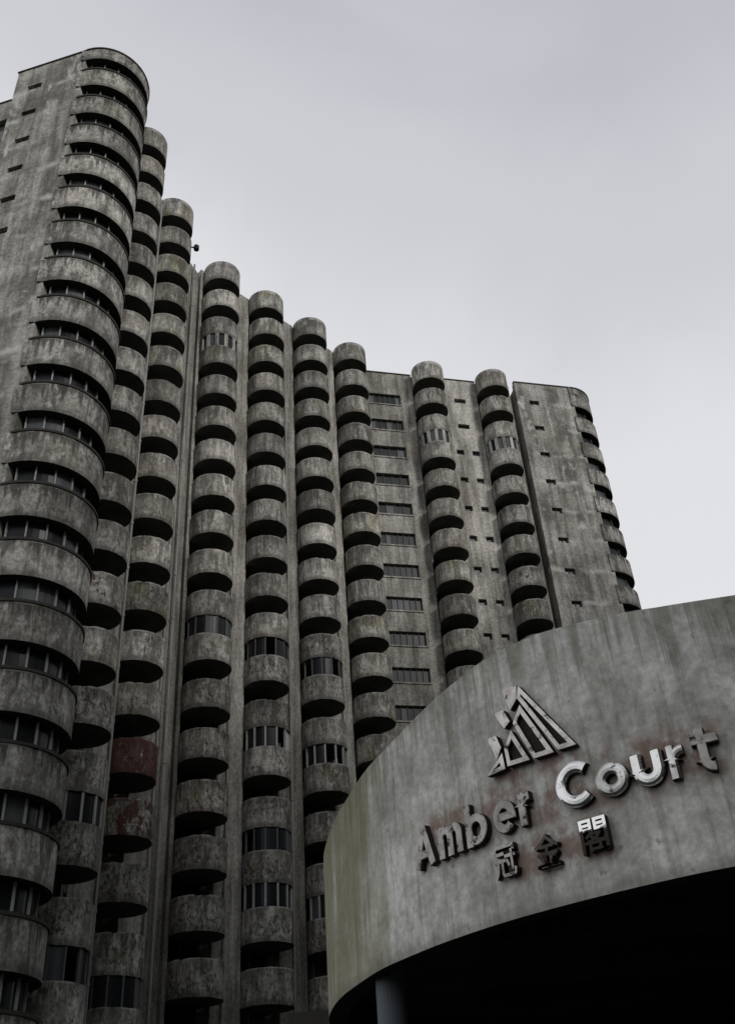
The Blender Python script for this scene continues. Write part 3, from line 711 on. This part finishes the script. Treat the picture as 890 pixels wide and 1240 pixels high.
for ch, s0, s1, z0, h, mat in (('A', 8.36, 7.98, 3.375, .48, 'dull'), ('m', 7.90, 7.48, 3.375, .36, 'dull'), ('b', 7.42, 7.08, 3.37, .49, 'dull'), ('e', 6.99, 6.67, 3.385, .37, 'dull'),
                               ('r', 6.63, 6.42, 3.40, .36, 'dull'), ('C', 6.13, 5.67, 3.415, .50, 'chrome'), ('o', 5.66, 5.28, 3.42, .36, 'worn'), ('u', 5.24, 4.89, 3.42, .345, 'chrome'),
                               ('r', 4.86, 4.64, 3.42, .345, 'worn'), ('t', 4.60, 4.33, 3.415, .46, 'dull')):
    o = add('letter', letter(ch, s0 - s1, h, mat), sgn, sign_mw((s0 + s1) / 2, z0, .006)); o['label'] = 'metal letter ' + ch
k = NT('half_blackened_metal'); n = k.noise(k.obj(), 14, 5, .65); z = k.node('ShaderNodeSeparateXYZ'); k.set(z.inputs[0], k.obj())
f = k.step(k.math('ADD', z.outputs[2], k.math('MULTIPLY', k.math('SUBTRACT', n, .5), .25)), .22, .25)
MAT['half'] = k.fin(k.mix(f, (.045, .04, .036), (.85, .85, .84)), k.mix(f, (.8,) * 3, (.25,) * 3), f, spec=.3)
chi = empty('chinese_sign', (*at_s(6.3)[0], EYE + 2.9))
tag(chi, 'three small blackened Chinese characters below the English letters', 'sign')
for ch, sc_, z0, mat in (('冠', 6.90, 2.925, 'dull'), ('金', 6.35, 2.905, 'burnt'), ('閣', 5.78, 2.915, 'half')):
    me = glyph(ch, .31, .35, .08, mat, .012, .0); add('character', me, chi, sign_mw(sc_, z0))
emb = empty('triangle_emblem', (*at_s(6.38)[0], EYE + 4.1))
tag(emb, 'stepped triangular metal emblem of slanted bars above the lettering', 'emblem')
EMB = {'slanted_bar': [[(6.37, 4.983), (5.778, 4.071), (6.002, 4.075), (6.408, 4.837)], [(6.389, 4.746), (6.057, 4.068), (6.315, 4.076), (6.517, 4.56)],
               [(6.557, 4.491), (6.371, 4.08), (6.672, 4.095), (6.684, 4.307)], [(6.722, 4.275), (6.708, 4.081), (6.97, 4.072)]],
       'corner_piece': [[(6.583, 5.005), (6.39, 5.0), (6.415, 4.833), (6.525, 4.729), (6.566, 4.884)], [(6.749, 4.762), (6.622, 4.767), (6.555, 4.602), (6.641, 4.543), (6.681, 4.607)],
                [(6.903, 4.5), (6.772, 4.497), (6.725, 4.338), (6.811, 4.206), (6.835, 4.321)]]}
for nm, L in EMB.items():
    for poly in L:
        pts = [(6.38 - s, z) for s, z in poly]; g = G(); cx = sum(p[0] for p in pts) / len(pts); cz = sum(p[1] for p in pts) / len(pts); n = len(pts)
        # inward offset of every edge gives the tray's rim width
        def inner(d):
            out = []
            area = sum(pts[i][0] * pts[(i + 1) % n][1] - pts[(i + 1) % n][0] * pts[i][1] for i in range(n)); sg = 1 if area > 0 else -1
            for i in range(n):
                a, b, c_ = Vector(pts[i - 1]), Vector(pts[i]), Vector(pts[(i + 1) % n])
                e1 = (b - a).normalized(); e2 = (c_ - b).normalized()
                n1 = Vector((-e1.y, e1.x)) * sg; n2 = Vector((-e2.y, e2.x)) * sg; bi = n1 + n2
                bi = bi / max(.25, bi.dot(n1)) ; L_ = min(bi.length, 2.2); out.append(b + bi.normalized() * d * L_)
            return out
        I = inner(.050 if nm == 'slanted_bar' else .030); D = .09; d2 = .045 if nm == 'slanted_bar' else .094
        for i in range(n):
            j = (i + 1) % n; P, Q, R_, S_ = pts[i], pts[j], I[j], I[i]
            g.quad((P[0], 0, P[1]), (Q[0], 0, Q[1]), (Q[0], -D, Q[1]), (P[0], -D, P[1]), 1)
            g.quad((P[0], -D, P[1]), (Q[0], -D, Q[1]), (R_[0], -D - .006, R_[1]), (S_[0], -D - .006, S_[1]), 0)
            g.quad((S_[0], -D - .006, S_[1]), (R_[0], -D - .006, R_[1]), (R_[0], -d2, R_[1]), (S_[0], -d2, S_[1]), 1)
        b = len(g.v); g.v += [(p[0], -d2, p[1]) for p in I]; g.f.append(tuple(range(b, b + n))); g.mi.append(2 if nm == 'slanted_bar' else 0)
        # lay on the curved wall: bend along s
        vs_ = []
        for x, y, z in g.v:
            p, d = at_s(6.38 - x); nr = Vector((-d.y, d.x)); q = p + nr * (.012 - y); vs_.append((q.x, q.y, z + EYE))
        add(nm, fixn(mesh(nm, vs_, g.f, [MAT['emblem'], MAT['side'], MAT['side']], g.mi)), emb)

scene.cycles.max_bounces = 6; scene.cycles.diffuse_bounces = 4; scene.cycles.glossy_bounces = 3
scene.cycles.use_denoising = True
